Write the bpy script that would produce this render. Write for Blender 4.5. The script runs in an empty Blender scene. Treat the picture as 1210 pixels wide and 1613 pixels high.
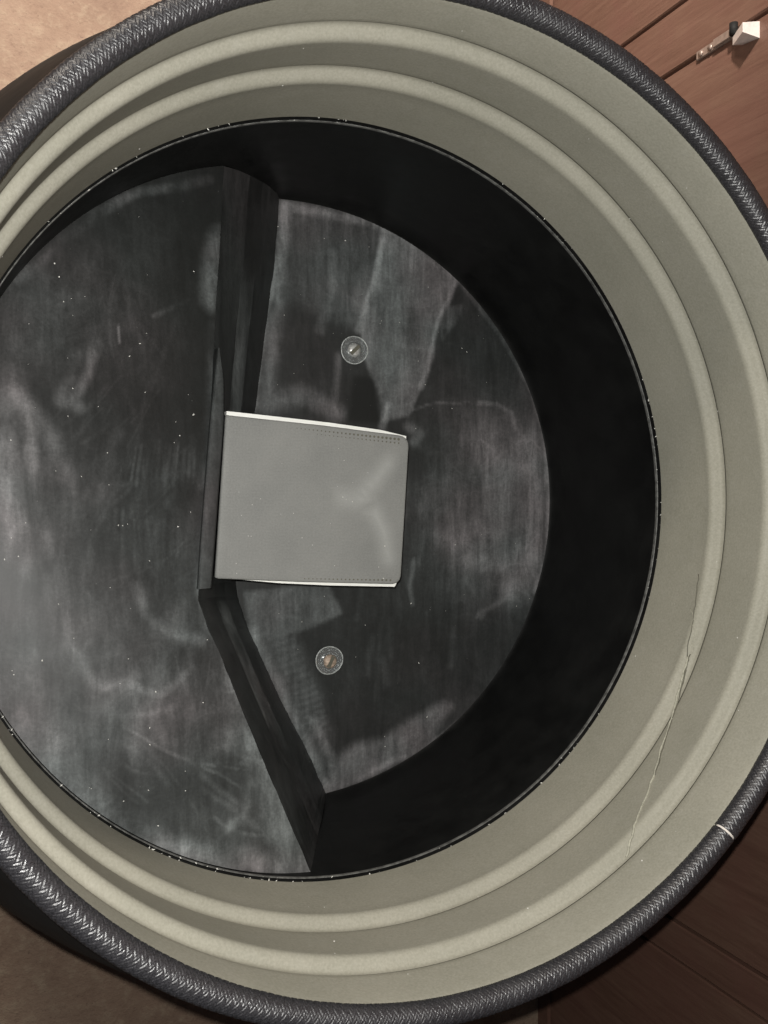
import bpy, math, random
import numpy as np
from mathutils import Matrix, Vector

random.seed(7); rng = np.random.default_rng(7)
scene = bpy.context.scene
C = scene.collection

# ------------------------------------------------------------------ camera, light, exposure
S = 0.4                     # metres per modelling unit (the tray opening has radius 1 unit)
HF = 3.9                    # lens height above the paving, in units
FPX, W, H = 1450.0, 1210.0, 1613.0
tx, ty = math.radians(22.1403), math.radians(-0.7702)
fw = np.array([math.tan(tx), math.tan(ty), -1.0]); fw /= np.linalg.norm(fw)
rt = np.cross(fw, [0, 1.0, 0]); rt /= np.linalg.norm(rt); up = np.cross(rt, fw)

cam_d = bpy.data.cameras.new('camera'); cam = bpy.data.objects.new('camera', cam_d); C.objects.link(cam)
cam_d.sensor_fit = 'HORIZONTAL'; cam_d.sensor_width = 36.0; cam_d.lens = FPX / W * 36.0
cam_d.clip_start = 0.02; cam_d.clip_end = 100
cam.matrix_world = Matrix(((rt[0], up[0], -fw[0], 0), (rt[1], up[1], -fw[1], 0), (rt[2], up[2], -fw[2], HF * S), (0, 0, 0, 1)))
scene.camera = cam

world = bpy.data.worlds.new('World'); scene.world = world; world.use_nodes = True
bg = world.node_tree.nodes['Background']
bg.inputs[0].default_value = (0.75, 0.85, 1.0, 1); bg.inputs[1].default_value = 0.04

def lamp(name, kind, loc, power, col, size):
    d = bpy.data.lights.new(name, kind); d.energy = power; d.color = col
    if kind == 'POINT': d.shadow_soft_size = size
    o = bpy.data.objects.new(name, d); C.objects.link(o); o.location = loc
    return o
# the phone's own flash, just beside its lens, and a warm porch lamp beyond the top left of the picture
lamp('phone_flash', 'POINT', (-0.012, 0.022, HF * S + 0.004), 45.0, (1.0, 0.985, 0.94), 0.004)
lamp('porch_lamp', 'POINT', (-0.75, 2.05, HF * S + 0.30), 100.0, (1.0, 0.90, 0.78), 0.16)
# added spot, its cone set to brighten the paving and the boards behind the barrel
sp = lamp('added_spot', 'SPOT', (0.10, 1.50, 1.62), 310.0, (1.0, 0.90, 0.82), 0.05)
sp.data.spot_size = math.radians(82); sp.data.spot_blend = 0.6; sp.data.shadow_soft_size = 0.05
sp.rotation_euler = (Vector((0.30, 1.0, 0.0)) - Vector((0.10, 1.50, 1.62))).to_track_quat('-Z', 'Y').to_euler()

vs = scene.view_settings
vs.view_transform = 'Standard'; vs.look = 'None'; vs.exposure = 0.0; vs.gamma = 1.0; vs.use_curve_mapping = False

# ------------------------------------------------------------------ helpers
X0, Y0 = 0.84424, -0.0018   # axis of the barrel, units
D_ROPE, D_LIP, D_FLOOR = 1.662, 2.285, 2.858
def wp(P): return (P[0] * S, P[1] * S, (HF + P[2]) * S)           # units (z = -depth below the lens) -> metres
def ray(x, y): return fw + (x - W / 2) / FPX * rt - (y - H / 2) / FPX * up
def at_depth(x, y, d): r = ray(x, y); return r * (-d / r[2])
def at_x(x, y, X): r = ray(x, y); return r * (X / r[0])
PC = (2.318, 0.215, 0.155)
def plate_d(X, Y):
    d = PC[0] + PC[1] * X + PC[2] * Y; k = 0.03
    return 0.5 * (d + 2.300 + np.sqrt((d - 2.300) ** 2 + k * k))
def on_plate(x, y):
    r = ray(x, y); t = 2.4 / -r[2]
    for _ in range(30):
        P = r * t; t = plate_d(P[0], P[1]) / -r[2]
    return r * t
def on_cyl(x, y, R):
    r = ray(x, y); a = r[0]**2 + r[1]**2; b = -2 * (r[0] * X0 + r[1] * Y0); c = X0**2 + Y0**2 - R * R
    return r * ((-b + math.sqrt(b * b - 4 * a * c)) / (2 * a))

def mesh(name, verts, faces, mat, parent=None, smooth=True, attr=None):
    me = bpy.data.meshes.new(name)
    me.from_pydata([tuple(map(float, v)) for v in verts], [], faces); me.update()
    if smooth: me.polygons.foreach_set('use_smooth', [True] * len(me.polygons))
    if attr is not None:
        a = me.attributes.new('dust', 'FLOAT', 'POINT'); a.data.foreach_set('value', np.asarray(attr, dtype=np.float32))
    me.materials.append(mat)
    o = bpy.data.objects.new(name, me); C.objects.link(o)
    if parent is not None: o.parent = parent
    return o
def empty(name, loc=(0, 0, 0)):
    o = bpy.data.objects.new(name, None); C.objects.link(o); o.location = loc; o.empty_display_size = 0.05
    bpy.context.view_layer.update()
    return o
def tag(o, label, cat, group=None, kind=None):
    o['label'] = label
    if cat: o['category'] = cat
    if group: o['group'] = group
    if kind: o['kind'] = kind
    return o
def lathe(prof, n=256, rev=True):
    """surface of revolution about the barrel axis, prof = [(R, depth)] in units"""
    v = []; f = []
    for R, d in prof:
        for k in range(n):
            a = 2 * math.pi * k / n
            v.append(wp((X0 + R * math.cos(a), Y0 + R * math.sin(a), -d)))
    for i in range(len(prof) - 1):
        for k in range(n):
            k2 = (k + 1) % n
            q = (i * n + k, i * n + k2, (i + 1) * n + k2, (i + 1) * n + k)
            f.append(q if rev else q[::-1])
    return v, f
def box(x0, x1, y0, y1, z0, z1, bev=0.0):
    """box in metres, long edges softened by a small bevel"""
    if bev <= 0:
        v = [(x, y, z) for z in (z0, z1) for (x, y) in ((x0, y0), (x1, y0), (x1, y1), (x0, y1))]
        return v, [(3, 2, 1, 0), (4, 5, 6, 7), (0, 1, 5, 4), (1, 2, 6, 5), (2, 3, 7, 6), (3, 0, 4, 7)]
    c = [(x0 + bev, y0), (x1 - bev, y0), (x1, y0 + bev), (x1, y1 - bev), (x1 - bev, y1), (x0 + bev, y1), (x0, y1 - bev), (x0, y0 + bev)]
    v = [(x, y, z) for z in (z0, z1) for x, y in c]; n = 8
    return v, [tuple(range(n))[::-1], tuple(range(n, 2 * n))] + [(i, (i + 1) % n, n + (i + 1) % n, n + i) for i in range(n)]
def prism(poly, z0, z1):
    n = len(poly); v = [(x, y, z0) for x, y in poly] + [(x, y, z1) for x, y in poly]
    return v, [tuple(range(n))[::-1], tuple(range(n, 2 * n))] + [(i, (i + 1) % n, n + (i + 1) % n, n + i) for i in range(n)]
def tube(path, rad, n=6, cap=True):
    path = [np.array(p, float) for p in path]; v = []; f = []
    for i, p in enumerate(path):
        t = path[min(i + 1, len(path) - 1)] - path[max(i - 1, 0)]; t /= np.linalg.norm(t) + 1e-12
        a = np.cross(t, [0.31, 0.2, 0.93]); a /= np.linalg.norm(a); b = np.cross(t, a)
        r = rad[i] if hasattr(rad, '__len__') else rad
        for k in range(n):
            w = 2 * math.pi * k / n; v.append(p + r * (a * math.cos(w) + b * math.sin(w)))
    for i in range(len(path) - 1):
        for k in range(n):
            f.append((i * n + k, i * n + (k + 1) % n, (i + 1) * n + (k + 1) % n, (i + 1) * n + k))
    if cap: f += [tuple(range(n))[::-1], tuple(range((len(path) - 1) * n, len(path) * n))]
    return v, f

# smooth value noise in numpy, used only to give the dust smears their uneven density
_tab = rng.random((256, 256))
def vnoise(x, y):
    xi = np.floor(x).astype(int); yi = np.floor(y).astype(int); fx = x - xi; fy = y - yi
    fx = fx * fx * (3 - 2 * fx); fy = fy * fy * (3 - 2 * fy)
    g = lambda a, b: _tab[a % 256, b % 256]
    return (g(xi, yi) * (1 - fx) + g(xi + 1, yi) * fx) * (1 - fy) + (g(xi, yi + 1) * (1 - fx) + g(xi + 1, yi + 1) * fx) * fy
def fbm(x, y, o=4): return sum(vnoise(x * 2**i + 17.3 * i, y * 2**i + 5.1 * i) * 0.5**i for i in range(o)) / (2 - 0.5**(o - 1))
def sst(a, b, x): t = np.clip((x - a) / (b - a), 0, 1); return t * t * (3 - 2 * t)

# ------------------------------------------------------------------ materials
def new_mat(name):
    m = bpy.data.materials.new(name); m.use_nodes = True; nt = m.node_tree
    return m, nt, nt.nodes['Principled BSDF']
def nd(nt, typ, **kw):
    n = nt.nodes.new(typ)
    for k, v in kw.items():
        if k in n.inputs: n.inputs[k].default_value = v
        else: setattr(n, k, v)
    return n
def lk(nt, a, b): nt.links.new(a, b)
def coords(nt, scale=(1, 1, 1), rot=(0, 0, 0)):
    g = nd(nt, 'ShaderNodeNewGeometry'); m = nd(nt, 'ShaderNodeMapping'); m.inputs['Scale'].default_value = scale
    m.inputs['Rotation'].default_value = rot; lk(nt, g.outputs['Position'], m.inputs['Vector']); return m.outputs[0]
def noise(nt, vec, scale, detail=4, rough=0.55, dist=0.0):
    n = nd(nt, 'ShaderNodeTexNoise'); n.inputs['Scale'].default_value = scale; n.inputs['Detail'].default_value = detail
    n.inputs['Roughness'].default_value = rough; n.inputs['Distortion'].default_value = dist
    lk(nt, vec, n.inputs['Vector']); return n.outputs['Fac']
def ramp(nt, fac, stops):
    r = nd(nt, 'ShaderNodeValToRGB'); cr = r.color_ramp
    while len(cr.elements) < len(stops): cr.elements.new(0.5)
    for e, (p, c) in zip(cr.elements, stops):
        e.position = p; e.color = (*c, 1) if len(c) == 3 else c
    lk(nt, fac, r.inputs[0]); return r.outputs[0]
def mixc(nt, fac, a, b, typ='MIX'):
    m = nd(nt, 'ShaderNodeMix', data_type='RGBA', blend_type=typ)
    for s, v in ((m.inputs[0], fac), (m.inputs[6], a), (m.inputs[7], b)):
        if hasattr(v, 'links'): lk(nt, v, s)
        else: s.default_value = v if not isinstance(v, tuple) else ((*v, 1) if len(v) == 3 else v)
    return m.outputs[2]
def mth(nt, op, a, b=0.0, clamp=False):
    m = nd(nt, 'ShaderNodeMath', operation=op, use_clamp=clamp)
    for s, v in zip(m.inputs, (a, b)):
        if hasattr(v, 'links'): lk(nt, v, s)
        else: s.default_value = v
    return m.outputs[0]
def bump(nt, p, h, strength, dist):
    b = nd(nt, 'ShaderNodeBump'); b.inputs['Strength'].default_value = strength; b.inputs['Distance'].default_value = dist
    lk(nt, h, b.inputs['Height']); lk(nt, b.outputs[0], p.inputs['Normal'])

def mat_liner():
    m, nt, p = new_mat('olive_rubber'); v = coords(nt)
    n1 = noise(nt, v, 9, 3); n2 = noise(nt, v, 420, 2, 0.6); n3 = noise(nt, v, 60, 4)
    c = ramp(nt, n1, [(0.3, (0.255, 0.246, 0.198)), (0.7, (0.302, 0.288, 0.235))])
    c = mixc(nt, 0.22, c, ramp(nt, n2, [(0.25, (0.12, 0.12, 0.10)), (0.75, (0.42, 0.41, 0.36))]))
    c = mixc(nt, mth(nt, 'MULTIPLY', ramp(nt, n3, [(0.5, (0, 0, 0)), (0.8, (1, 1, 1))]), 0.18), c, (0.36, 0.35, 0.31))
    lk(nt, c, p.inputs['Base Color']); p.inputs['Roughness'].default_value = 0.62
    p.inputs['Specular IOR Level'].default_value = 0.3
    bump(nt, p, n2, 0.25, 0.0006); return m
def mat_black(name='black_plastic', base=0.0045, rough=0.32):
    m, nt, p = new_mat(name); v = coords(nt)
    n1 = noise(nt, v, 24, 5); n2 = noise(nt, v, 300, 2)
    c = ramp(nt, n1, [(0.35, (base * 0.8,) * 3), (0.75, (base * 1.7, base * 1.75, base * 1.7))])
    lk(nt, c, p.inputs['Base Color'])
    lk(nt, ramp(nt, n1, [(0.3, (rough,) * 3), (0.7, (rough + 0.2,) * 3)]), p.inputs['Roughness'])
    p.inputs['Specular IOR Level'].default_value = 0.25
    bump(nt, p, n2, 0.08, 0.0004); return m
def mat_dusty(name, rot, tint=(0.25, 0.25, 0.253), base=(0.010, 0.0108, 0.0103)):
    """black plastic under a film of pale dust; the attribute says where the film lies, the noise breaks it up"""
    m, nt, p = new_mat(name)
    at = nd(nt, 'ShaderNodeAttribute', attribute_name='dust')
    vs_ = coords(nt, (1, 0.16, 1), (0, 0, rot)); v = coords(nt)
    st = noise(nt, vs_, 90, 5, 0.65, 0.4); fine = noise(nt, v, 330, 3, 0.7); cl = noise(nt, v, 26, 5, 0.6, 0.8)
    st2 = noise(nt, coords(nt, (1, 0.12, 1), (0, 0, rot + 0.9)), 60, 5, 0.7, 0.8)
    def wisp(scale, dist, pw):
        w = noise(nt, v, scale, 3, 0.55, dist)
        return mth(nt, 'POWER', mth(nt, 'SUBTRACT', 1.0, mth(nt, 'ABSOLUTE', mth(nt, 'SUBTRACT', mth(nt, 'MULTIPLY', w, 2.0), 1.0)), True), pw)
    ws = mth(nt, 'ADD', mth(nt, 'MULTIPLY', wisp(13, 1.0, 14), 0.26), mth(nt, 'MULTIPLY', wisp(34, 1.2, 12), 0.16))
    k = mth(nt, 'ADD', mth(nt, 'ADD', mth(nt, 'MULTIPLY', st, 0.75), mth(nt, 'MULTIPLY', st2, 0.6)), mth(nt, 'ADD', mth(nt, 'MULTIPLY', cl, 0.35), mth(nt, 'MULTIPLY', fine, 0.5)))
    k = mth(nt, 'ADD', mth(nt, 'MULTIPLY', mth(nt, 'POWER', k, 3.2), 0.66), ws)
    d = mth(nt, 'MULTIPLY', at.outputs['Fac'], k, True)
    vo = nd(nt, 'ShaderNodeTexVoronoi'); vo.inputs['Scale'].default_value = 150; lk(nt, v, vo.inputs['Vector'])
    sp = mth(nt, 'MULTIPLY', ramp(nt, vo.outputs['Distance'], [(0.03, (1, 1, 1)), (0.09, (0, 0, 0))]),
             ramp(nt, vo.outputs['Color'], [(0.78, (0, 0, 0)), (0.84, (1, 1, 1))]))
    tc = mixc(nt, ramp(nt, noise(nt, v, 6, 2), [(0.42, (0, 0, 0)), (0.6, (1, 1, 1))]), (tint[0] * 0.92, tint[1] * 1.0, tint[2] * 0.99), (tint[0] * 1.06, tint[1] * 0.985, tint[2] * 1.0))
    c = mixc(nt, d, base, tc)
    c = mixc(nt, mth(nt, 'MULTIPLY', sp, 0.25), c, (0.4, 0.4, 0.38))
    lk(nt, c, p.inputs['Base Color'])
    lk(nt, mth(nt, 'ADD', 0.42, mth(nt, 'MULTIPLY', d, 0.5), True), p.inputs['Roughness'])
    p.inputs['Specular IOR Level'].default_value = 0.3
    bump(nt, p, mth(nt, 'ADD', fine, st), 0.12, 0.0005); return m
def mat_rope():
    m, nt, p = new_mat('black_braid'); v = coords(nt)
    n = noise(nt, v, 900, 2, 0.7); n2 = noise(nt, v, 40, 3)
    c = ramp(nt, n, [(0.3, (0.008, 0.008, 0.009)), (0.75, (0.045, 0.043, 0.048))])
    lk(nt, c, p.inputs['Base Color'])
    lk(nt, ramp(nt, n2, [(0.35, (0.30,) * 3), (0.7, (0.46,) * 3)]), p.inputs['Roughness'])
    p.inputs['Specular IOR Level'].default_value = 0.85
    bump(nt, p, n, 0.45, 0.0006); return m
def mat_paint(name, col, rough=0.5, metal=0.0, spec=0.5, var=0.15, sc=60, bmp=0.05):
    m, nt, p = new_mat(name); v = coords(nt); n = noise(nt, v, sc, 5, 0.6)
    lo = tuple(c * (1 - var) for c in col); hi = tuple(min(1, c * (1 + var)) for c in col)
    lk(nt, ramp(nt, n, [(0.3, lo), (0.7, hi)]), p.inputs['Base Color'])
    p.inputs['Roughness'].default_value = rough; p.inputs['Metallic'].default_value = metal
    p.inputs['Specular IOR Level'].default_value = spec
    if bmp: bump(nt, p, n, bmp, 0.0006)
    return m
def mat_block():
    m, nt, p = new_mat('grey_coated_board'); v = coords(nt)
    at = nd(nt, 'ShaderNodeAttribute', attribute_name='dust')  # on the lid this attribute holds a painted reflection
    w1 = nd(nt, 'ShaderNodeTexWave', bands_direction='X'); w1.inputs['Scale'].default_value = 190; w1.inputs['Distortion'].default_value = 1.0
    w2 = nd(nt, 'ShaderNodeTexWave', bands_direction='Y'); w2.inputs['Scale'].default_value = 190; w2.inputs['Distortion'].default_value = 1.0
    lk(nt, v, w1.inputs['Vector']); lk(nt, v, w2.inputs['Vector'])
    wv = mth(nt, 'MULTIPLY', w1.outputs['Fac'], w2.outputs['Fac'])
    n = noise(nt, v, 16, 5, 0.6); f = noise(nt, v, 500, 2)
    c = ramp(nt, n, [(0.3, (0.194, 0.196, 0.186)), (0.72, (0.246, 0.246, 0.232))])
    c = mixc(nt, 0.12, c, ramp(nt, wv, [(0.0, (0.084, 0.085, 0.086)), (0.8, (0.356, 0.359, 0.352))]))
    c = mixc(nt, 0.12, c, ramp(nt, f, [(0.3, (0.105, 0.106, 0.107)), (0.7, (0.420, 0.423, 0.405))]))
    c = mixc(nt, at.outputs['Fac'], c, (0.440, 0.444, 0.427))
    lk(nt, c, p.inputs['Base Color']); p.inputs['Roughness'].default_value = 0.6; p.inputs['Specular IOR Level'].default_value = 0.3
    bump(nt, p, wv, 0.15, 0.0003); return m
def mat_concrete():
    m, nt, p = new_mat('pink_concrete'); v = coords(nt)
    a = noise(nt, v, 4, 6, 0.65, 0.5); b = noise(nt, v, 38, 6, 0.7); f = noise(nt, v, 130, 3, 0.7)
    c = ramp(nt, a, [(0.3, (0.146, 0.095, 0.066)), (0.5, (0.188, 0.126, 0.088)), (0.7, (0.225, 0.160, 0.115))])
    c = mixc(nt, mth(nt, 'MULTIPLY', ramp(nt, b, [(0.5, (0, 0, 0)), (0.68, (1, 1, 1))]), 0.7), c, (0.261, 0.202, 0.142))
    c = mixc(nt, mth(nt, 'MULTIPLY', ramp(nt, b, [(0.33, (1, 1, 1)), (0.44, (0, 0, 0))]), 0.5), c, (0.114, 0.067, 0.047))
    c = mixc(nt, mth(nt, 'MULTIPLY', ramp(nt, f, [(0.28, (1, 1, 1)), (0.36, (0, 0, 0))]), 0.6), c, (0.069, 0.042, 0.032))
    lk(nt, c, p.inputs['Base Color']); p.inputs['Roughness'].default_value = 0.85
    bump(nt, p, mth(nt, 'ADD', b, mth(nt, 'MULTIPLY', f, 0.4)), 0.6, 0.007); return m
def mat_wood():
    m, nt, p = new_mat('red_brown_stained_wood'); 
    oi = nd(nt, 'ShaderNodeObjectInfo')
    g = nd(nt, 'ShaderNodeNewGeometry'); ad = nd(nt, 'ShaderNodeVectorMath', operation='ADD'); lk(nt, g.outputs['Position'], ad.inputs[0])
    cb = nd(nt, 'ShaderNodeCombineXYZ'); lk(nt, mth(nt, 'MULTIPLY', oi.outputs['Random'], 13.0), cb.inputs[1]); lk(nt, mth(nt, 'MULTIPLY', oi.outputs['Random'], 7.0), cb.inputs[2])
    lk(nt, cb.outputs[0], ad.inputs[1])
    mp = nd(nt, 'ShaderNodeMapping'); mp.inputs['Scale'].default_value = (1, 1, 0.10); lk(nt, ad.outputs[0], mp.inputs['Vector']); v = mp.outputs[0]
    gr = noise(nt, v, 42, 6, 0.6, 1.2); fi = noise(nt, v, 210, 4, 0.7); bl = noise(nt, ad.outputs[0], 7, 4, 0.6, 0.6)
    c = ramp(nt, gr, [(0.25, (0.074, 0.037, 0.025)), (0.45, (0.115, 0.061, 0.043)), (0.7, (0.146, 0.084, 0.060))])
    c = mixc(nt, 0.35, c, ramp(nt, fi, [(0.3, (0.081, 0.039, 0.026)), (0.7, (0.155, 0.089, 0.062))]))
    c = mixc(nt, mth(nt, 'MULTIPLY', ramp(nt, bl, [(0.45, (0, 0, 0)), (0.62, (1, 1, 1))]), 0.5), c, (0.124, 0.059, 0.045))
    wv = nd(nt, 'ShaderNodeTexWave', wave_type='RINGS', rings_direction='Z'); wv.inputs['Scale'].default_value = 9; wv.inputs['Distortion'].default_value = 6; wv.inputs['Detail'].default_value = 3
    lk(nt, v, wv.inputs['Vector'])
    c = mixc(nt, mth(nt, 'MULTIPLY', ramp(nt, wv.outputs['Fac'], [(0.0, (1, 1, 1)), (0.10, (0, 0, 0))]), 0.22), c, (0.074, 0.033, 0.024))
    lk(nt, c, p.inputs['Base Color']); p.inputs['Roughness'].default_value = 0.6; p.inputs['Specular IOR Level'].default_value = 0.3
    bump(nt, p, mth(nt, 'ADD', gr, fi), 0.25, 0.0015); return m
def mat_clear():
    m, nt, p = new_mat('clear_vinyl')
    p.inputs['Base Color'].default_value = (0.80, 0.83, 0.83, 1); p.inputs['Roughness'].default_value = 0.16
    p.inputs['Transmission Weight'].default_value = 0.88; p.inputs['IOR'].default_value = 1.42
    n = noise(nt, coords(nt), 180, 2); bump(nt, p, n, 0.1, 0.0006); return m

M = dict(liner=mat_liner(), black=mat_black(), body=mat_black('dark_brown_shell', 0.006, 0.6), rope=mat_rope(),
         plate=mat_dusty('dusty_black_plate', 0.5), deck=mat_dusty('dusty_black_floor', 1.35), step=mat_dusty('dusty_black_step', 0.3),
         lip=mat_paint('sheen_grey_edge', (0.10, 0.10, 0.095), 0.35, 0, 0.5, 0.6, 140), pale=mat_paint('pale_cord_core', (0.62, 0.57, 0.52), 0.7),
         block=mat_block(), white=mat_paint('white_board_core', (0.86, 0.86, 0.82), 0.5, 0, 0.5, 0.05),
         concrete=mat_concrete(), wood=mat_wood(), clear=mat_clear(), steel=mat_paint('bright_steel', (0.72, 0.68, 0.64), 0.22, 1.0, 0.5, 0.15, 200),
         screw=mat_paint('zinc_screw', (0.60, 0.60, 0.58), 0.3, 0.5, 0.6, 0.4, 500), tip=mat_paint('polished_nickel', (0.85, 0.80, 0.76), 0.3, 0.35, 0.6, 0.08, 200), latch=mat_paint('dull_nickel', (0.30, 0.235, 0.20), 0.42, 0.55, 0.5, 0.25, 120), rust=mat_paint('brass_rust', (0.40, 0.31, 0.24), 0.55, 0.2, 0.4, 0.5, 400),
         dust=mat_paint('dust_fleck', (0.62, 0.61, 0.57), 0.8, 0, 0.4, 0.2, 300), crease=mat_paint('pale_crease', (0.34, 0.33, 0.27), 0.7, 0, 0.2, 0.3, 300),
         dark_line=mat_paint('dark_hair', (0.10, 0.095, 0.07), 0.6), bead=mat_paint('frosted_vinyl_edge', (0.42, 0.44, 0.43), 0.3, 0, 0.6, 0.5, 300))

# ------------------------------------------------------------------ setting: paving and wooden wall
n = 60; ext = 6.0
gv = [(ext * (2 * i / n - 1), ext * (2 * j / n - 1), 0.0012 * math.sin(i * 1.7) * math.cos(j * 1.3)) for j in range(n + 1) for i in range(n + 1)]
gf = [(j * (n + 1) + i, j * (n + 1) + i + 1, (j + 1) * (n + 1) + i + 1, (j + 1) * (n + 1) + i) for j in range(n) for i in range(n)]
g = mesh('ground', gv, gf, M['concrete']); tag(g, 'pinkish worn concrete paving around the barrel', None, None, 'structure')

XW = 2.43
fence = empty('wooden_fence', (XW * S, 0, 0))
tag(fence, 'red-brown stained timber wall of upright boards beyond the black cord', 'fence')
edges = [-7.2, -6.3, -5.3, -4.4, -3.5, -2.7, -1.815, -1.665, -0.85, -0.05, 0.78, 1.688, 1.936, 2.78, 3.6, 4.5, 5.4, 6.2, 7.2]
for a, b in zip(edges[:-1], edges[1:]):
    gap = 0.004 if abs(a + 1.815) < .01 or abs(b + 1.815) < .01 else 0.006
    off = random.uniform(-0.001, 0.001)
    v, f = box((XW) * S + off, (XW + 0.06) * S, a * S + gap * 0.5, b * S - gap * 0.5, 0.012, 2.2, 0.0022)
    o = mesh('board', v, f, M['wood'], None, False); o.parent = fence; o.matrix_parent_inverse = fence.matrix_world.inverted()
v, f = box((XW + 0.0605) * S, (XW + 0.12) * S, -7.2 * S, 7.2 * S, 0.0, 2.15)
o = mesh('backing_board', v, f, M['body'], None, False); o.parent = fence; o.matrix_parent_inverse = fence.matrix_world.inverted()
v, f = box((XW - 0.022) * S, (XW - 0.004) * S, -7.2 * S, 7.2 * S, 0.0, 0.035, 0.001)
o = mesh('base_strip', v, f, M['wood'], None, False); o.parent = fence; o.matrix_parent_inverse = fence.matrix_world.inverted()

def parent_keep(o, p): o.parent = p; o.matrix_parent_inverse = p.matrix_world.inverted(); return o

# latch on the wall
LY = 1.682
lat = empty('door_catch', wp((XW, LY, -2.6)))
tag(lat, 'small metal catch with a bright wedge tip on a board gap', 'latch')
def zb(name, x0, x1, y0, y1, d0, d1, mat, bev=0.0012):
    v, f = box((XW - x1) * S, (XW - x0) * S, y0 * S, y1 * S, (HF - d0) * S, (HF - d1) * S, bev)
    return parent_keep(mesh(name, v, f, mat, None, False), lat)
zb('strap', 0.002, 0.014, LY - 0.018, LY + 0.016, 2.80, 2.60, M['latch'])
zb('strap_end', 0.015, 0.024, LY - 0.017, LY + 0.015, 2.70, 2.615, M['latch'])
for dd in (2.775, 2.725):
    c = np.array(wp((XW - 0.015, LY - 0.002, -dd)))
    v, f = tube([c, c + np.array([-0.0016, 0, 0])], 0.0044, 14); parent_keep(mesh('screw_head', v, f, M['latch'], None, True), lat)
c0 = np.array(wp((XW - 0.03, LY - 0.02, -2.59))); c1 = np.array(wp((XW - 0.03, LY + 0.02, -2.59)))
v, f = tube([c0, c1], 0.006, 16); parent_keep(mesh('hinge_pin', v, f, M['body'], None, True), lat)
# wedge-shaped tip that stands off the wall
def wedge():
    top = [at_x(1197, 33, XW - 0.002), at_x(1197, 59.5, XW - 0.002), at_depth(1170, 50, 2.497), at_depth(1170, 35, 2.497)]
    v = [wp(p) for p in top] + [wp((XW - 0.004, top[0][1] - 0.004, -2.575)), wp((XW - 0.004, top[1][1] + 0.012, -2.575)), wp((XW - 0.034, top[2][1] + 0.004, -2.59)), wp((XW - 0.034, top[3][1], -2.59))]
    return v, [(0, 1, 2, 3), (7, 6, 5, 4), (0, 4, 5, 1), (1, 5, 6, 2), (2, 6, 7, 3), (3, 7, 4, 0)]
v, f = wedge(); parent_keep(mesh('tip', v, f, M['tip'], None, False), lat)

# ------------------------------------------------------------------ barrel: shell, liner, ribs, cord
ctr = wp((X0, Y0, -HF))
bar = empty('barrel', ctr)
tag(bar, 'large round barrel with olive ribbed lining and black braided edge', 'barrel')
shell = [(1.040, 1.692), (1.058, 1.715), (1.10, 1.80), (1.16, 1.95), (1.225, 2.13), (1.275, 2.32), (1.30, 2.52), (1.305, 2.75), (1.29, 3.0), (1.25, 3.3), (1.19, 3.6), (1.13, 3.86), (1.11, 3.899)]
v, f = lathe(shell, 192, False); parent_keep(mesh('shell', v, f, M['body']), bar)
# lining: straight bands, each band a touch wider than the next one down
# crease depth and radius, then depth and radius at the foot of the band below it
RIBS = ((1.8445, 1.0270, 2.0375, 1.0188), (2.0375, 1.0188, 2.2900, 1.0000))
line = [(1.046, 1.684), (1.036, 1.690), (1.031, 1.70), (1.0285, 1.73), (1.0270, 1.78), (1.0264, 1.820), (1.0268, 1.8330), (1.0290, 1.8390), (1.0330, 1.8445), (1.0400, 1.8480)]
def ribbed(r):
    d0, R0, d1, R1 = r; pr = []; R_, d = R0 + 0.0042, d0 - 0.0005; n_ = 44; ds = 0.060 / n_
    for i in range(n_ + 1):
        s_ = i * ds; pr.append((R_, d))
        phi = 4 + 54 * sst(0.0, 0.019, s_) - 64 * sst(0.024, 0.056, s_)      # leaning of the surface off upright, degrees
        R_ -= math.sin(math.radians(phi)) * ds; d += math.cos(math.radians(phi)) * ds
    last = d1 < 2.2
    for t in (0.15, 0.35, 0.55, 0.75, 0.88): pr.append((R_ + (R1 - R_) * t, d + (d1 - 0.012 * last - d) * t))
    pr += [(R1 + 0.0004, d1 - 0.0115), (R1 + 0.0022, d1 - 0.0055), (R1 + 0.0062, d1), (R1 + 0.013, d1 + 0.0035)] if last else [(R1, d1)]
    return pr
v, f = lathe(line, 320); lin = parent_keep(mesh('lining', v, f, M['liner']), bar)
for r in RIBS:
    v, f = lathe(ribbed(r), 320); o = mesh('ribbed_band', v, f, M['liner']); o.parent = lin
# wrinkled crease across the lining, lower right
RIBP = [ribbed(r) for r in RIBS]
def rib_in(d):
    pr = line if d < RIBS[0][0] else RIBP[0] if d < RIBS[1][0] else RIBP[1]
    return float(np.interp(d, [q[1] for q in pr], [q[0] for q in pr]))
def on_liner(x, y):
    R = 1.0
    for _ in range(25):
        P = on_cyl(x, y, R); R = 0.5 * R + 0.5 * (rib_in(-P[2]) - 0.0012)
    return P
def crease(px, rad, mat, jit=0.0, name='crease', step=7):
    pts = []
    for (a, b) in zip(px[:-1], px[1:]):
        m = max(1, int(math.hypot(b[0] - a[0], b[1] - a[1]) / step))
        for i in range(m):
            t = i / m; pts.append((a[0] + (b[0] - a[0]) * t + random.uniform(-jit, jit), a[1] + (b[1] - a[1]) * t + random.uniform(-jit, jit)))
    pts.append(px[-1]); v, f = tube([wp(on_liner(x, y)) for x, y in pts], rad, 5)
    o = mesh(name, v, f, mat); o.parent = lin; return o
main = [(1101, 905), (1096, 945), (1091, 985), (1084, 1010), (1083, 1035), (1076, 1065), (1067, 1098), (1060, 1125), (1051, 1152), (1040, 1185), (1030, 1220), (1017, 1258), (1000, 1300), (993, 1325), (987, 1350)]
crease(main[4:], 0.0012, M['crease'], 1.2)
crease([(x + 2.2, y + 1) for x, y in main[4:11]], 0.0006, M['dark_line'], 1.0)
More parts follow.
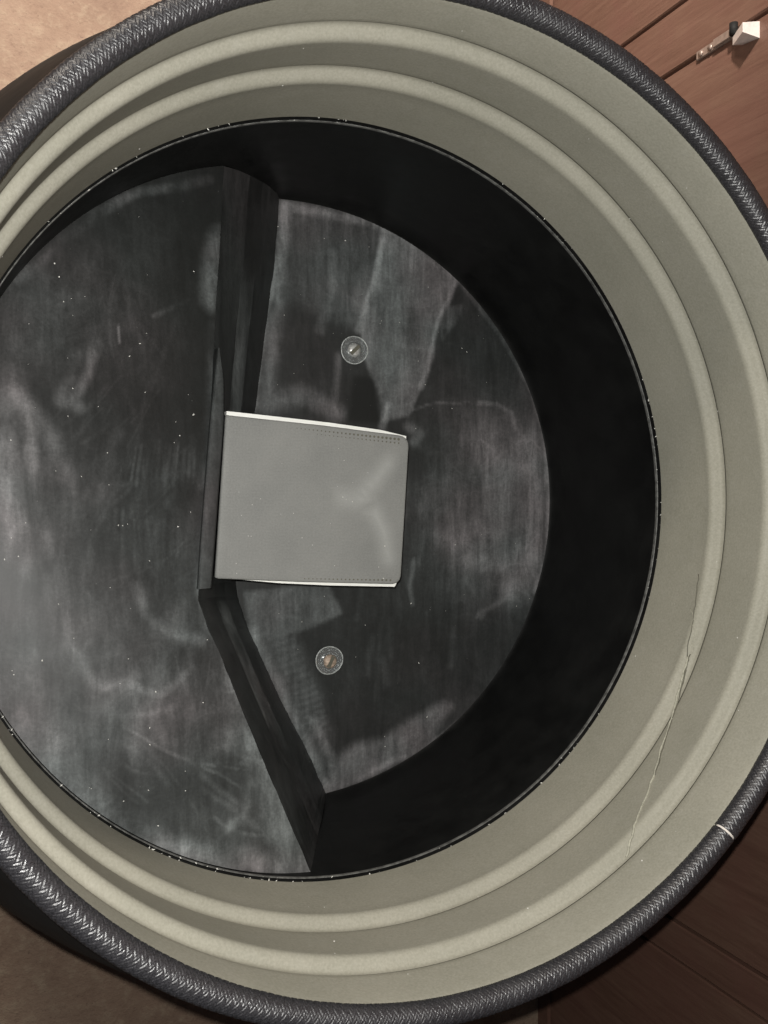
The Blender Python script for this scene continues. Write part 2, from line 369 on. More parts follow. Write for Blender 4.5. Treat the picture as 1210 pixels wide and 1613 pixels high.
crease(main[:5], 0.0005, M['dark_line'], 1.0)
crease([(1089, 958), (1092, 985), (1096, 1000), (1089, 1010), (1092, 1022), (1085, 1040)], 0.0004, M['crease'], 1.6, step=4)
crease([(1087, 1030), (1081, 1050), (1078, 1068), (1072, 1085)], 0.0006, M['dark_line'], 0.9, step=5)

# braided cord round the edge: every strand is relief in the mesh
NU, NV = 7200, 60
RC, rr = 1.0395, 0.0262
RX, RY = 0.8497, 0.0052
seam = math.atan2(*(at_depth(1137, 1309, D_ROPE)[:2] - np.array([X0, Y0]))[::-1])
gapa = 0.0055
uu = np.linspace(seam + gapa / 2, seam + 2 * math.pi - gapa / 2, NU); vv = np.linspace(0, 2 * math.pi, NV, endpoint=False)
UU, VV = np.meshgrid(uu, vv, indexing='ij')
n_along, n_round = 400, 14
A = UU / (2 * math.pi) * n_along + VV / (2 * math.pi) * n_round / 2
B = UU / (2 * math.pi) * n_along - VV / (2 * math.pi) * n_round / 2
A2, B2 = A * 2, B * 2
ia, ib = np.floor(A2), np.floor(B2); fa, fb = A2 - ia, B2 - ib
over = ((ia + ib) % 4) < 2
def strand(across, along): return np.sqrt(np.clip(1 - (2 * across - 1) ** 2, 0, 1))
hgt = np.where(over, strand(fa, fb), strand(fb, fa))
lumpy = fbm(UU * 30, VV * 1.2 + 3, 3) - 0.5
rad = rr * (1 + 0.05 * lumpy) + 0.0030 * (hgt - 0.6)
wob = 0.004 * np.sin(UU * 3 + 1.0) + 0.003 * np.sin(UU * 7)
px_ = RX + (RC + rad * np.cos(VV)) * np.cos(UU); py_ = RY + (RC + rad * np.cos(VV)) * np.sin(UU); pz_ = -(1.6798 + 0.0091 * np.cos(UU) + 0.0107 * np.sin(UU)) + rad * np.sin(VV) + wob * 0.3
vt = np.stack([px_ * S, py_ * S, (HF + pz_) * S], -1).reshape(-1, 3)
ix = np.arange(NU * NV).reshape(NU, NV)
a = ix[:-1, :]; b = ix[1:, :]
fq = np.stack([a, b, np.roll(b, -1, 1), np.roll(a, -1, 1)], -1).reshape(-1, 4).tolist()
fq += [tuple(ix[0]), tuple(ix[-1][::-1])]
cord = parent_keep(mesh('braided_cord', vt, fq, M['rope']), bar)
# pale core showing in the joint of the cord
pth = [wp((RX + RC * math.cos(seam + t), RY + RC * math.sin(seam + t), -(1.6798 + 0.0091 * math.cos(seam) + 0.0107 * math.sin(seam)))) for t in np.linspace(-gapa * 0.9, gapa * 0.9, 5)]
v, f = tube(pth, rr * 0.9 * S, 20); o = mesh('cord_core', v, f, M['pale']); o.parent = cord; o.matrix_parent_inverse = Matrix.Identity(4)

# ------------------------------------------------------------------ black tray in the barrel
tray = empty('tray', wp((X0, Y0, -D_FLOOR - 0.02)))
tag(tray, 'black dusty round tray with a sloping plate and sunken floor', 'tray')
v, f = lathe([(0.9997, 2.284), (0.9988, 2.286), (0.9976, 2.292), (0.9962, 2.296)], 320); lipo = parent_keep(mesh('lip', v, f, M['black']), tray)
v, f = lathe([(0.9962, 2.296), (0.9950, 2.2935), (0.9934, 2.2945), (0.9928, 2.299), (0.9935, 2.305)], 320); o = mesh('lip_bead', v, f, M['lip']); o.parent = lipo  # bead coloured greyer than the tray to give the lip its sheen
v, f = lathe([(0.9934, 2.304), (0.9915, 2.33), (0.9880, 2.5), (0.9840, 2.78), (0.977, 2.84), (0.965, 2.858), (0.955, 2.864)], 320); parent_keep(mesh('side_wall', v, f, M['black']), tray)

# step between plate and floor, as polylines (upper edge on the plate, lower edge on the floor)
E0px = [(353, 262), (350, 320), (348, 360), (342, 450), (337, 540), (332, 640), (324, 780), (313, 925), (312, 945), (330, 996), (346, 1029), (383, 1124), (440, 1258), (494, 1384)]
E3px = [(444, 285), (439, 325), (434, 400), (425, 470), (413, 560), (401, 650), (386, 780), (371, 915), (374, 938), (389, 985), (399, 1008), (449, 1117), (484, 1182), (514, 1252)]
def resample(P, m):
    P = np.array(P); L = np.concatenate([[0], np.cumsum(np.linalg.norm(np.diff(P, axis=0), axis=1))]); t = np.linspace(0, L[-1], m)
    return np.stack([np.interp(t, L, P[:, k]) for k in range(P.shape[1])], -1)
kA = 7
E0 = [on_plate(x, y) for x, y in E0px]; E3 = [at_depth(x, y, D_FLOOR) for x, y in E3px]
E0r = np.concatenate([resample(E0[:kA + 1], 80), resample(E0[kA + 1:], 120)]); E3r = np.concatenate([resample(E3[:kA + 1], 80), resample(E3[kA + 1:], 120)])
for E_, am in ((E0r, 0.0035), (E3r, 0.006)):      # worn, uneven arrises
    q = np.arange(len(E_)); E_[:, 0] += am * (fbm(q * 0.23 + 3, q * 0.0 + am * 900, 3) - 0.5)
def strip(name, f0, f1, drop0, drop1, dust, parent):
    a = E0r + (E3r - E0r) * f0; b = E0r + (E3r - E0r) * f1
    a = a.copy(); b = b.copy(); fade_ = sst(0.02, 0.2, np.linspace(0, 1, len(a))); a[:, 2] -= drop0 * fade_; b[:, 2] -= drop1 * fade_
    m = 5; v = []; at = []; N = len(a)
    for i in range(N):
        for k in range(m + 1):
            t = k / m; v.append(wp(a[i] * (1 - t) + b[i] * t)); at.append(dust(i / (N - 1), t) * (0.35 + 1.3 * float(fbm(np.array(i * 0.11 + 7 * f0), np.array(t * 2.5 + 11 * f0), 3))))
    fa_ = [(i * (m + 1) + k, i * (m + 1) + k + 1, (i + 1) * (m + 1) + k + 1, (i + 1) * (m + 1) + k) for i in range(N - 1) for k in range(m)]
    return parent_keep(mesh(name, v, fa_, M['step'], None, False, at), parent)
lo_ = lambda s: float(sst(0.40, 0.44, s) * (1 - 0.75 * sst(0.62, 0.86, s)))
up_ = lambda s: float(sst(0.08, 0.16, s) * (1 - sst(0.36, 0.40, s)))
strip('step_face', 0.0, 0.42, 0.0, 0.02, lambda s, t: 0.10 + 0.09 * lo_(s) * (1 - t), tray)
strip('step_ledge', 0.42, 0.66, 0.02, 0.006, lambda s, t: 0.04 + 0.30 * lo_(s) + 0.26 * up_(s), tray)
strip('step_face', 0.66, 1.0, 0.006, 0.0, lambda s, t: 0.07 + (0.14 * t ** 3) * lo_(s), tray)

# dust strokes: polylines with width and strength, laid on the surface they smear
def stroke_field(PX, PY, strokes, unproj):
    D = np.zeros_like(PX)
    for px, wpx, inten, soft in strokes:
        P = np.array([unproj(x, y)[:2] for x, y in px]); wd = wpx / 560.0
        dist = np.full(PX.shape, 9.0)
        for a, b in zip(P[:-1], P[1:]):
            ab = b - a; t = np.clip(((PX - a[0]) * ab[0] + (PY - a[1]) * ab[1]) / (ab @ ab + 1e-12), 0, 1)
            dist = np.minimum(dist, np.hypot(PX - a[0] - t * ab[0], PY - a[1] - t * ab[1]))
        k = inten * (1 - sst(wd * (1 - soft), wd, dist)); D = np.maximum(D, k) + 0.3 * np.minimum(D, k)
    return D
def poly_field(PX, PY, polys, unproj):
    D = np.zeros_like(PX)
    for px, inten, soft in polys:
        P = np.array([unproj(x, y)[:2] for x, y in px]); m = len(P); ins = np.zeros(PX.shape, bool); dist = np.full(PX.shape, 9.0)
        for i in range(m):
            a, b = P[i], P[(i + 1) % m]; ab = b - a
            t = np.clip(((PX - a[0]) * ab[0] + (PY - a[1]) * ab[1]) / (ab @ ab + 1e-12), 0, 1)
            dist = np.minimum(dist, np.hypot(PX - a[0] - t * ab[0], PY - a[1] - t * ab[1]))
            cond = ((a[1] > PY) != (b[1] > PY)) & (PX < (b[0] - a[0]) * (PY - a[1]) / (b[1] - a[1] + 1e-12) + a[0]); ins ^= cond
        sd = np.where(ins, dist, -dist); sw = soft / 560.0
        D = np.maximum(D, inten * sst(-sw * 0.5, sw * 0.5, sd))
    return D

# sloping plate on the left
def grid(rows, xl, xr, m):
    PX = np.zeros((len(rows), m)); PY = np.zeros((len(rows), m))
    for j, y in enumerate(rows):
        PX[j] = np.linspace(xl(y), xr(y), m); PY[j] = y
    nR, m_ = PX.shape; ix = np.arange(nR * m_).reshape(nR, m_)
    f = np.stack([ix[:-1, :-1], ix[:-1, 1:], ix[1:, 1:], ix[1:, :-1]], -1).reshape(-1, 4).tolist()
    return PX, PY, f
RP = 0.9915
e0s = E0r[np.argsort(E0r[:, 1])]; e3s = E3r[np.argsort(E3r[:, 1])]
circ_l = lambda y: X0 - math.sqrt(max(1e-9, RP * RP - (y - Y0) ** 2))
circ_r = lambda y: X0 + math.sqrt(max(1e-9, RP * RP - (y - Y0) ** 2))
rows = np.sort(np.concatenate([Y0 + RP * np.sin(np.linspace(-math.pi / 2 + 0.012, math.pi / 2 - 0.012, 420))]))
edge_l = lambda y: min(circ_r(y), float(np.interp(y, e0s[:, 1], e0s[:, 0])))
PX, PY, f = grid(rows, circ_l, lambda y: max(edge_l(y), circ_l(y) + 1e-4), 330)
strokes = [([(345, 372), (341, 430), (335, 480)], 26, 0.42, 1.0), ([(338, 520), (330, 640), (318, 760)], 16, 0.16, 1.0),
           ([(150, 338), (222, 304), (286, 288), (330, 282)], 12, 0.22, 0.9), ([(30, 440), (90, 378), (150, 345)], 14, 0.14, 1.0),
           ([(45, 640), (52, 760), (75, 868)], 15, 0.34, 1.0), ([(316, 922), (318, 938), (322, 950)], 16, 0.5, 1.0), ([(30, 620), (80, 690), (108, 770)], 22, 0.30, 1.0), ([(10, 760), (22, 840), (38, 900)], 26, 0.42, 1.0),
           ([(0, 700), (8, 820), (14, 980), (50, 1120)], 34, 0.34, 1.0), ([(95, 900), (105, 1010), (150, 1080), (205, 1078)], 14, 0.30, 1.0),
           ([(218, 925), (235, 970), (270, 1000), (320, 1010)], 15, 0.34, 1.0), ([(205, 1078), (248, 1090), (270, 1078), (300, 1050)], 9, 0.30, 0.9),
           ([(386, 1235), (392, 1262), (378, 1290), (358, 1300)], 15, 0.30, 1.0), ([(330, 970), (350, 1030), (372, 1090)], 22, 0.30, 1.0),
           ([(410, 1180), (440, 1270), (482, 1370)], 46, 0.46, 1.0), ([(250, 1320), (340, 1352), (440, 1372), (488, 1380)], 30, 0.46, 1.0),
           ([(120, 1240), (180, 1290), (260, 1325)], 30, 0.30, 1.0), ([(20, 1100), (70, 1180), (130, 1250)], 40, 0.40, 1.0),
           ([(300, 1180), (380, 1140), (420, 1200)], 40, 0.34, 1.0), ([(240, 1170), (300, 1195), (330, 1200)], 5, 0.34, 0.9), ([(190, 1140), (260, 1180), (330, 1210)], 4, 0.30, 0.9),
           ([(120, 560), (95, 630), (120, 640)], 16, 0.28, 1.0), ([(150, 540), (135, 590), (110, 632)], 14, 0.26, 1.0), ([(245, 500), (275, 488), (300, 478)], 6, 0.16, 0.9),
           ([(40, 480), (20, 560), (0, 640)], 26, 0.22, 1.0), ([(90, 470), (60, 560)], 22, 0.2, 1.0), ([(187, 515), (188, 540)], 3, 0.3, 0.9)]
for k in range(13):
    x = 212 + k * 7.5 + random.uniform(-2, 2); y = 690 + random.uniform(-6, 22)
    strokes.append(([(x, y), (x + random.uniform(-2, 2), 765 + random.uniform(-14, 4))], random.uniform(3, 6.5), random.uniform(0.06, 0.22), 1.0))
for k in range(10):
    x = 190 + k * 12 + random.uniform(-4, 4); y = 815 + random.uniform(-14, 10)
    strokes.append(([(x, y), (x - random.uniform(0, 8), y + random.uniform(60, 120))], random.uniform(4, 11), random.uniform(0.04, 0.15), 1.0))
for k in range(190):      # hand-wiped sweeps, denser and paler towards the lower left
    y = random.uniform(380, 1340); x = random.uniform(0, 310 if y < 930 else 430); L = random.uniform(40, 150)
    an = math.radians(random.gauss(112, 18)) if y < 1080 else math.radians(random.gauss(26, 16))
    w = 0.05 + 0.10 * float(sst(500, 1250, y)); cv = random.uniform(-0.5, 0.5)
    q = [(x + L * t * math.cos(an + cv * t), y + L * t * math.sin(an + cv * t)) for t in (0, 0.33, 0.66, 1)]
    if q[-1][1] < 1360: strokes.append((q, random.choice([2.5, 3.5, 5, 8, 13]), w * random.uniform(0.5, 1.2), 1.0))
yy = (PY - PY.min()) / (PY.max() - PY.min())
base = 0.024 + 0.12 * sst(0.70, 0.05, yy) + 0.07 * sst(0.72, -0.12, PX)
warp = 0.05 * (fbm(PX * 3 + 9, PY * 3, 3) - 0.5)
D = base * (0.45 + 1.1 * fbm(PX * 4, PY * 4 + 3, 4)) + 0.62 * stroke_field(PX + warp, PY - warp, strokes, on_plate) * (0.25 + 1.1 * sst(0.3, 0.68, fbm(PX * 14, PY * 9, 4)))
cl_ = fbm(PX * 5.5 + 3.3, PY * 5.5 + 1.7, 4); D *= 0.72 + 0.42 * sst(0.36, 0.64, cl_)
PZ = -plate_d(PX, PY)
v = [wp(p) for p in np.stack([PX, PY, PZ], -1).reshape(-1, 3)]
parent_keep(mesh('sloping_plate', v, f, M['plate'], None, True, D.ravel()), tray)

# floor on the right
edge_r = lambda y: max(circ_l(y), float(np.interp(y, e3s[:, 1], e3s[:, 0])))
RF = 0.97
circ_rf = lambda y: X0 + math.sqrt(max(1e-9, RF * RF - (y - Y0) ** 2))
rows = np.sort(Y0 + RF * np.sin(np.linspace(-math.pi / 2 + 0.012, math.pi / 2 - 0.012, 330)))
PX, PY, f = grid(rows, lambda y: min(edge_r(y), circ_rf(y) - 1e-4), circ_rf, 260)
fl = lambda x, y: at_depth(x, y, D_FLOOR)
polys = [([(720, 660), (840, 640), (872, 760), (864, 880), (830, 950), (770, 950), (715, 900), (675, 800)], 0.17, 170), ([(606, 350), (720, 438), (708, 470), (690, 525), (664, 612), (645, 655), (602, 668), (588, 600), (566, 545), (575, 470)], 0.26, 10),
         ([(442, 322), (600, 348), (572, 500), (560, 520), (470, 480), (436, 480)], 0.10, 34),
         ([(692, 484), (730, 480), (722, 512), (700, 540)], 0.12, 10),
         ([(386, 935), (520, 922), (541, 968), (470, 1000), (398, 1012)], 0.19, 12), ([(395, 985), (450, 960), (500, 1090), (535, 1200), (510, 1235)], 0.13, 40),
         ([(515, 1205), (560, 1170), (600, 1165), (640, 1135), (700, 1105), (712, 1112), (680, 1160), (620, 1205), (520, 1246)], 0.24, 26)]
strokes = [([(447, 325), (440, 400), (432, 470)], 22, 0.30, 1.0), ([(434, 400), (425, 470), (410, 560), (402, 640)], 13, 0.34, 0.9), ([(437, 480), (428, 560), (420, 640)], 26, 0.22, 1.0),
           ([(450, 323), (520, 336), (600, 350)], 16, 0.28, 1.0), ([(604, 350), (594, 420), (572, 490), (566, 520)], 12, 0.40, 1.0), ([(590, 430), (560, 490)], 40, 0.18, 1.0),
           ([(425, 640), (480, 620), (530, 648)], 28, 0.20, 1.0), ([(525, 400), (520, 480), (505, 520)], 16, 0.12, 1.0), ([(532, 560), (525, 620), (520, 650)], 12, 0.14, 1.0),
           ([(714, 442), (690, 520), (664, 610)], 10, 0.24, 1.0), ([(606, 352), (665, 385), (716, 436)], 9, 0.24, 1.0), ([(612, 640), (604, 672)], 14, 0.28, 1.0),
           ([(650, 645), (690, 634), (738, 633)], 4, 0.12, 1.0), ([(752, 634), (780, 634), (806, 650), (815, 680)], 8, 0.16, 1.0), ([(645, 672), (660, 684), (655, 698)], 18, 0.20, 1.0),
           ([(838, 700), (845, 780), (840, 860), (815, 930)], 52, 0.30, 1.0), ([(862, 700), (868, 780), (862, 870), (845, 930)], 16, 0.34, 1.0), ([(770, 700), (790, 780), (770, 860)], 60, 0.16, 1.0),
           ([(755, 972), (775, 962), (812, 938)], 10, 0.15, 1.0), ([(757, 968), (762, 975)], 11, 0.16, 1.0), ([(730, 880), (790, 890), (820, 860)], 30, 0.17, 1.0), ([(690, 840), (720, 860), (740, 830)], 30, 0.12, 1.0),
           ([(648, 880), (645, 920), (650, 950)], 8, 0.16, 1.0), ([(800, 1050), (750, 1120), (690, 1165), (600, 1212), (525, 1248)], 14, 0.20, 1.0),
           ([(400, 1000), (430, 1065), (470, 1150), (512, 1240)], 18, 0.28, 1.0), ([(530, 1240), (520, 1190), (490, 1130)], 14, 0.20, 1.0), ([(512, 1232), (520, 1246)], 14, 0.42, 0.9),
           ([(560, 345), (640, 372), (725, 445), (790, 530), (840, 620), (864, 720)], 9, 0.12, 1.0)]
for k in range(16):
    t = k / 15; x = 455 + 60 * t; y = 1000 + 150 * t
    strokes.append(([(x - 28, y + 8), (x + 6, y - 2)], 5.5, 0.07, 1.0))
for k in range(24):
    x = random.uniform(560, 840); y = random.uniform(680, 1080)
    strokes.append(([(x, y), (x + random.uniform(-14, 6), y + random.uniform(30, 80))], random.uniform(6, 16), random.uniform(0.02, 0.07), 1.0))
warp = 0.03 * (fbm(PX * 5 + 9, PY * 5, 4) - 0.5)
D = 0.045 * (0.5 + fbm(PX * 4, PY * 4, 3)) + 0.03 * sst(0.9, 1.5, PX) + 1.25 * poly_field(PX + warp, PY - warp, polys, fl) + 1.15 * stroke_field(PX + warp, PY - warp, strokes, fl)
D *= 0.6 + 0.8 * fbm(PX * 7 + 4, PY * 7, 4)
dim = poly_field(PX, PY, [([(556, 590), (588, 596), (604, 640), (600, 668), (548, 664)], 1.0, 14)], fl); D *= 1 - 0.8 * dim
v = [wp(p) for p in np.stack([PX, PY, np.full_like(PX, -D_FLOOR)], -1).reshape(-1, 3)]
parent_keep(mesh('sunken_floor', v, f, M['deck'], None, True, D.ravel()), tray)

# narrow bar standing along the edge of the plate
L_px = [(343, 548), (338, 600), (332, 660), (324, 760), (317, 850), (312, 928)]; R_px = [(346, 548), (353, 600), (353, 660), (345.5, 760), (339, 850), (333, 926)]
top = [p - np.array([0, 0, -0.020]) for p in (on_plate(x, y) for x, y in L_px)]
def lift(x, y, dz):
    r = ray(x, y); t = 2.4 / -r[2]
    for _ in range(30): P = r * t; t = (plate_d(P[0], P[1]) - dz) / -r[2]
    return r * t
tl = [lift(x, y, 0.012) for x, y in L_px]; tr = [lift(x, y, 0.014) for x, y in R_px]
v = []; f = []
for a, b in zip(tl, tr):
    q = b - a; a2 = a + q * 0.14; 
    v += [wp(a + np.array([-0.004, 0, -0.03])), wp(a), wp(a2 + np.array([0, 0, 0.004])), wp(b - q * 0.1 + np.array([0, 0, 0.003])), wp(b), wp((b[0] + 0.002, b[1], -D_FLOOR))]
for i in range(len(tl) - 1):
    for k in range(5): f.append((i * 6 + k, i * 6 + k + 1, (i + 1) * 6 + k + 1, (i + 1) * 6 + k))
f += [tuple(range(6)), tuple(range(len(v) - 6, len(v)))[::-1]]
parent_keep(mesh('edge_bar', v, f, M['step'], None, False, [0.05, 0.10, 0.16, 0.08, 0.05, 0.0] * len(tl)), tray)
# ------------------------------------------------------------------ grey block
DB = 2.55
def rounded(px, rads, m=6):
    out = []; nP = len(px)
    for i, (p, r) in enumerate(zip(px, rads)):
        p = np.array(p, float); a = np.array(px[i - 1], float) - p; b = np.array(px[(i + 1) % nP], float) - p; a /= np.linalg.norm(a); b /= np.linalg.norm(b)
        if r == 0: out.append(tuple(p)); continue
        for k in range(m + 1):
            t = k / m; out.append(tuple((p + a * r) * (1 - t) ** 2 + p * 2 * t * (1 - t) + (p + b * r) * t * t))
    return out
blk = empty('grey_block', wp((0.82, 0.0, -D_FLOOR)))
tag(blk, 'square grey board-topped block with thin white edges in the tray', 'block')
face = [(356, 653.5), (510, 671), (632, 686), (645, 690), (631, 921), (480, 918), (339, 911.5)]
rads = [0, 0, 0, 14, 12, 0, 0]
face = [(356, 653.5), (510, 670), (645, 687.5), (631, 920.5), (480, 917), (339, 911.5)]; rads = [0, 0, 16, 14, 0, 0]
poly = [at_depth(x, y, DB) for x, y in rounded(face, rads)]
# lid: a fine grid trimmed to the outline would be wasteful; a fan of rings keeps the edge round and carries the painted reflection
cen = np.mean([p for p in poly], axis=0); rings = [1.0, 0.994, 0.985, 0.95, 0.9, 0.8, 0.7, 0.6, 0.5, 0.4, 0.3, 0.2, 0.1]
dense = resample([*poly, poly[0]], 160)[:-1]
v = []; at = []
YA = [[(548, 785), (566, 783), (592, 756), (612, 730)], [(566, 783), (590, 806), (606, 840), (612, 880)]]  # Y-shaped reflection, painted paler into the lid's colour
YP = [[at_depth(x, y, DB)[:2] for x, y in q] for q in YA]
def seg_d(p, q):
    best = 9
    for a, b in zip(q[:-1], q[1:]):
        ab = b - a; t = min(1, max(0, float((p - a) @ ab / (ab @ ab)))); best = min(best, float(np.linalg.norm(p - a - t * ab)))
    return best
LT = 0.022
NP = len(dense)
for p in dense: v.append(wp((p[0], p[1], -DB - LT))); at.append(0)
for i_, s in enumerate(rings):
    for p in dense:
        q = cen + (p - cen) * s; z = -DB - (0.004 if i_ == 0 else 0.001 if i_ == 1 else 0)
        v.append(wp((q[0], q[1], z))); at.append(0.45 * max(0, 1 - min(seg_d(q[:2], y) for y in YP) / 0.05) ** 1.6)
f = []
for j in range(len(rings)):
    for i in range(NP): f.append((j * NP + i, j * NP + (i + 1) % NP, (j + 1) * NP + (i + 1) % NP, (j + 1) * NP + i))
f.append(tuple(range(len(rings) * NP, (len(rings) + 1) * NP)))
f.append(tuple(range(NP))[::-1])
parent_keep(mesh('lid', v, f, M['block'], None, True, at), blk)
# white core board, lying a hair askew under the lid
core = [(357, 647.5), (430, 655.5), (520, 665.8), (600, 677.2), (640, 687), (640, 700), (628, 912), (622, 924.3), (520, 922.2), (440, 918.6), (380, 913), (345, 905)]
cp = [at_depth(x, y, DB + LT + 0.001) for x, y in core]
v, f = prism([(p[0] * S, p[1] * S) for p in cp], (HF - DB - LT - 0.03) * S, (HF - DB - LT - 0.001) * S)
parent_keep(mesh('core_board', v, f, M['white'], None, False), blk)
cc = np.mean(cp, axis=0)
v, f = prism([((cc[0] + (p[0] - cc[0]) * 0.97) * S, (cc[1] + (p[1] - cc[1]) * 0.97) * S) for p in cp], (HF - D_FLOOR + 0.0005) * S, (HF - DB - LT - 0.031) * S)
parent_keep(mesh('pedestal', v, f, M['black'], None, False), blk)
# rows of pin pricks near two edges of the lid
v = []; f = []
def prick(x, y, r):
    c = at_depth(x, y, DB); b0 = len(v)
    for k in range(6):
        a = math.pi / 3 * k; v.append(wp((c[0] + r * math.cos(a), c[1] + r * math.sin(a), -DB + 0.0006)))
    f.append(tuple(range(b0, b0 + 6)))
for k in range(26):
    t = k / 25; x = 468 + 160 * t
    prick(x, 672.5 + 17.5 * t + 2, 0.0042 * (0.4 + 0.7 * t)); 
    if k > 4: prick(x, 680.5 + 17.5 * t, 0.0034 * (0.3 + 0.6 * t))
for k in range(22):
    t = k / 21; prick(480 + 135 * t, 911.5 + 2.5 * t, 0.0038 * (0.5 + 0.4 * t))
o = parent_keep(mesh('pin_pricks', v, f, M['dark_line'], None, False), blk); o['kind'] = 'stuff'

# ------------------------------------------------------------------ two screws under clear washers
def screw(px, py, label, head_mat, turn, bowl):
    c = at_depth(px, py, D_FLOOR); root = empty('capped_screw', wp(c))
    tag(root, label, 'screw', 'screws with clear washers in the tray floor')
    R = 0.0455; hz = 0.010; v = []; f = []; N = 48
    prof = [(R, 0.0008), (R * 1.01, 0.004), (R * 0.985, 0.0085), (R * 0.93, 0.0080), (R * 0.86, 0.0065), (R * 0.5, 0.0075), (R * 0.44, 0.010), (R * 0.40, 0.0075), (R * 0.38, 0.0008)]
    for r_, z in prof:
        for k in range(N):
            a = 2 * math.pi * k / N; w = 1 + 0.018 * math.sin(2 * a + turn) + 0.012 * math.sin(3 * a + 1)
            v.append(wp((c[0] + r_ * w * math.cos(a), c[1] + r_ * w * math.sin(a), c[2] + z)))
    for j in range(len(prof)):
        j2 = (j + 1) % len(prof)
        for k in range(N): f.append((j * N + k, j * N + (k + 1) % N, j2 * N + (k + 1) % N, j2 * N + k))
    parent_keep(mesh('clear_washer', v, f, M['clear']), root)
    # bright moulded bead around the washer
    pth = [np.array(wp((c[0] + R * (1 + 0.018 * math.sin(2 * a + turn) + 0.012 * math.sin(3 * a + 1)) * math.cos(a), c[1] + R * (1 + 0.018 * math.sin(2 * a + turn) + 0.012 * math.sin(3 * a + 1)) * math.sin(a), c[2] + 0.0085))) for a in np.linspace(0, 2 * math.pi, 60)]
    v, f = tube(pth, 0.00075, 6); parent_keep(mesh('washer_bead', v, f, M['bead']), root)
    # domed head with a slot
    v = []; f = []; hr = 0.023
    prof = [(hr, 0.001), (hr, 0.008), (hr * 0.88, 0.0135), (hr * 0.6, 0.0165), (hr * 0.25, 0.0180)]
    for r_, z in prof:
        for k in range(24):
            a = 2 * math.pi * k / 24; v.append(wp((c[0] + bowl + r_ * math.cos(a), c[1] - bowl * 1.4 + r_ * math.sin(a), c[2] + z)))
    for j in range(len(prof) - 1):
        for k in range(24): f.append((j * 24 + k, j * 24 + (k + 1) % 24, (j + 1) * 24 + (k + 1) % 24, (j + 1) * 24 + k))
    f.append(tuple(range((len(prof) - 1) * 24, len(prof) * 24)))
    hd = parent_keep(mesh('screw_head', v, f, head_mat), root)
    d = np.array([math.cos(turn), math.sin(turn), 0]) * hr * 0.85; nn = np.array([-d[1], d[0], 0]) * 0.3; q = np.array([c[0] + bowl, c[1] - bowl * 1.4, c[2] + 0.0183])
    v, f = prism([tuple((q + s * d + t * nn)[:2] * S) for s, t in ((-1, -1), (1, -1), (1, 1), (-1, 1))], (HF + q[2] - 0.006) * S, (HF + q[2]) * S)
    o = mesh('slot', v, f, M['dark_line'], None, False); o.parent = hd; o.matrix_parent_inverse = Matrix.Identity(4)
    return root
screw(557, 552, 'shiny slotted screw under a clear round washer above the grey block', M['screw'], 0.75, 0.0)
screw(517.5, 1039.5, 'tarnished orange screw under a clear round washer below the grey block', M['rust'], 1.1, 0.003)

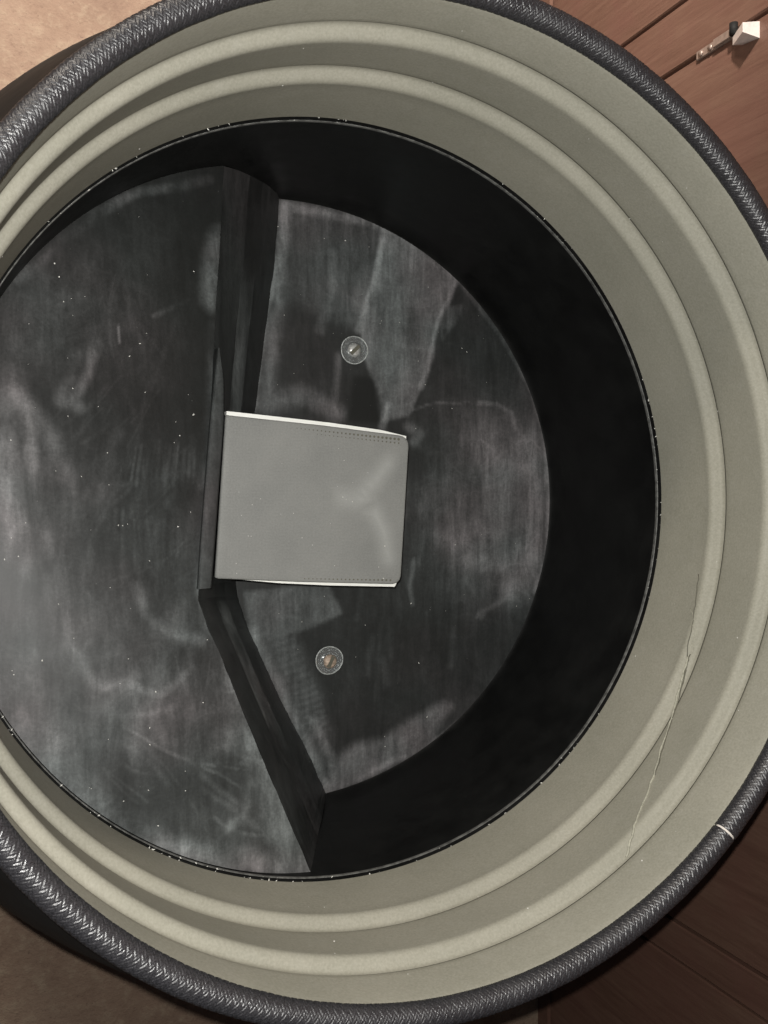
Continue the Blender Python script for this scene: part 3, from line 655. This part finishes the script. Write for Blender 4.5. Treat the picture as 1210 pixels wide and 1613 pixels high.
# ------------------------------------------------------------------ lint and dust flecks
v = []; f = []
def fleck(P, s, ecc=1.0, an=0.0, nrm=(0, 0, 1)):
    b0 = len(v); P = np.array(P, float); nrm = np.array(nrm, float); nrm /= np.linalg.norm(nrm)
    t = np.cross(nrm, [0.3, 0.9, 0.2]); t /= np.linalg.norm(t); bt = np.cross(nrm, t)
    u1 = t * math.cos(an) + bt * math.sin(an); u2 = np.cross(nrm, u1)
    for q in (u1 * ecc, u2, -u1 * ecc, -u2): v.append(wp(P + q * s + nrm * 0.001))
    v.append(wp(P + nrm * (0.001 + s * 0.5)))
    f.extend([(b0, b0 + 1, b0 + 4), (b0 + 1, b0 + 2, b0 + 4), (b0 + 2, b0 + 3, b0 + 4), (b0 + 3, b0, b0 + 4)])
for k in range(70):
    x = random.uniform(0, 330); y = random.uniform(330, 1330); P = on_plate(x, y)
    if math.hypot(P[0] - X0, P[1] - Y0) < 0.97: fleck(P, random.choice([0.0008, 0.0010, 0.0012, 0.0017]), random.choice([1, 1, 1.6, 2.2]), random.uniform(0, 3))
for k in range(80):
    x = random.uniform(420, 860); y = random.uniform(320, 1240); P = at_depth(x, y, D_FLOOR)
    if math.hypot(P[0] - X0, P[1] - Y0) < 0.95 and not (340 < x < 650 and 640 < y < 930): fleck(P, random.choice([0.0008, 0.0010, 0.0013, 0.0017]), random.choice([1, 1, 1.6, 2.2]), random.uniform(0, 3))
for x, y, s in ((544, 379, 0.004), (305, 653, 0.0036), (86, 415, 0.0035), (93, 436, 0.0035), (204, 561, 0.003), (345, 553, 0.003), (555, 790, 0.003), (540, 783, 0.0026), (604, 911, 0.0034), (606, 860, 0.0032)):
    if 350 < x < 640 and 655 < y < 915: P = at_depth(x, y, DB)
    else: P = on_plate(x, y) if x < 350 else at_depth(x, y, D_FLOOR)
    fleck(P, s * 0.7)
for k in range(22): fleck(at_depth(random.uniform(370, 620), random.uniform(690, 905), DB), random.choice([0.001, 0.0015]))
for k in range(170):      # chips and lint caught on the tray's lip
    a = random.uniform(0, 2 * math.pi); w = 0.5 + 0.5 * math.sin(3 * a + 1)
    if random.random() > 0.25 + 0.75 * w: continue
    R = random.choice([0.9942, 0.9985, 0.9988]); d = 2.2935 if R < 0.995 else 2.2855
    fleck((X0 + R * math.cos(a), Y0 + R * math.sin(a), -d), random.choice([0.0006, 0.0008, 0.0012, 0.0018]), random.choice([1, 2, 3]), random.uniform(0, 3))
for k in range(40):      # lint on the lining
    a = random.uniform(0, 2 * math.pi); d = random.uniform(1.72, 2.26); R = rib_in(d)
    fleck((X0 + R * math.cos(a), Y0 + R * math.sin(a), -d), random.choice([0.0009, 0.0013, 0.002]), 1.3, random.uniform(0, 3), (-math.cos(a), -math.sin(a), 0.2))
o = mesh('lint', v, f, M['dust'], None, False); tag(o, 'tiny pale flecks of lint scattered over the tray and lining', 'lint', None, 'stuff')
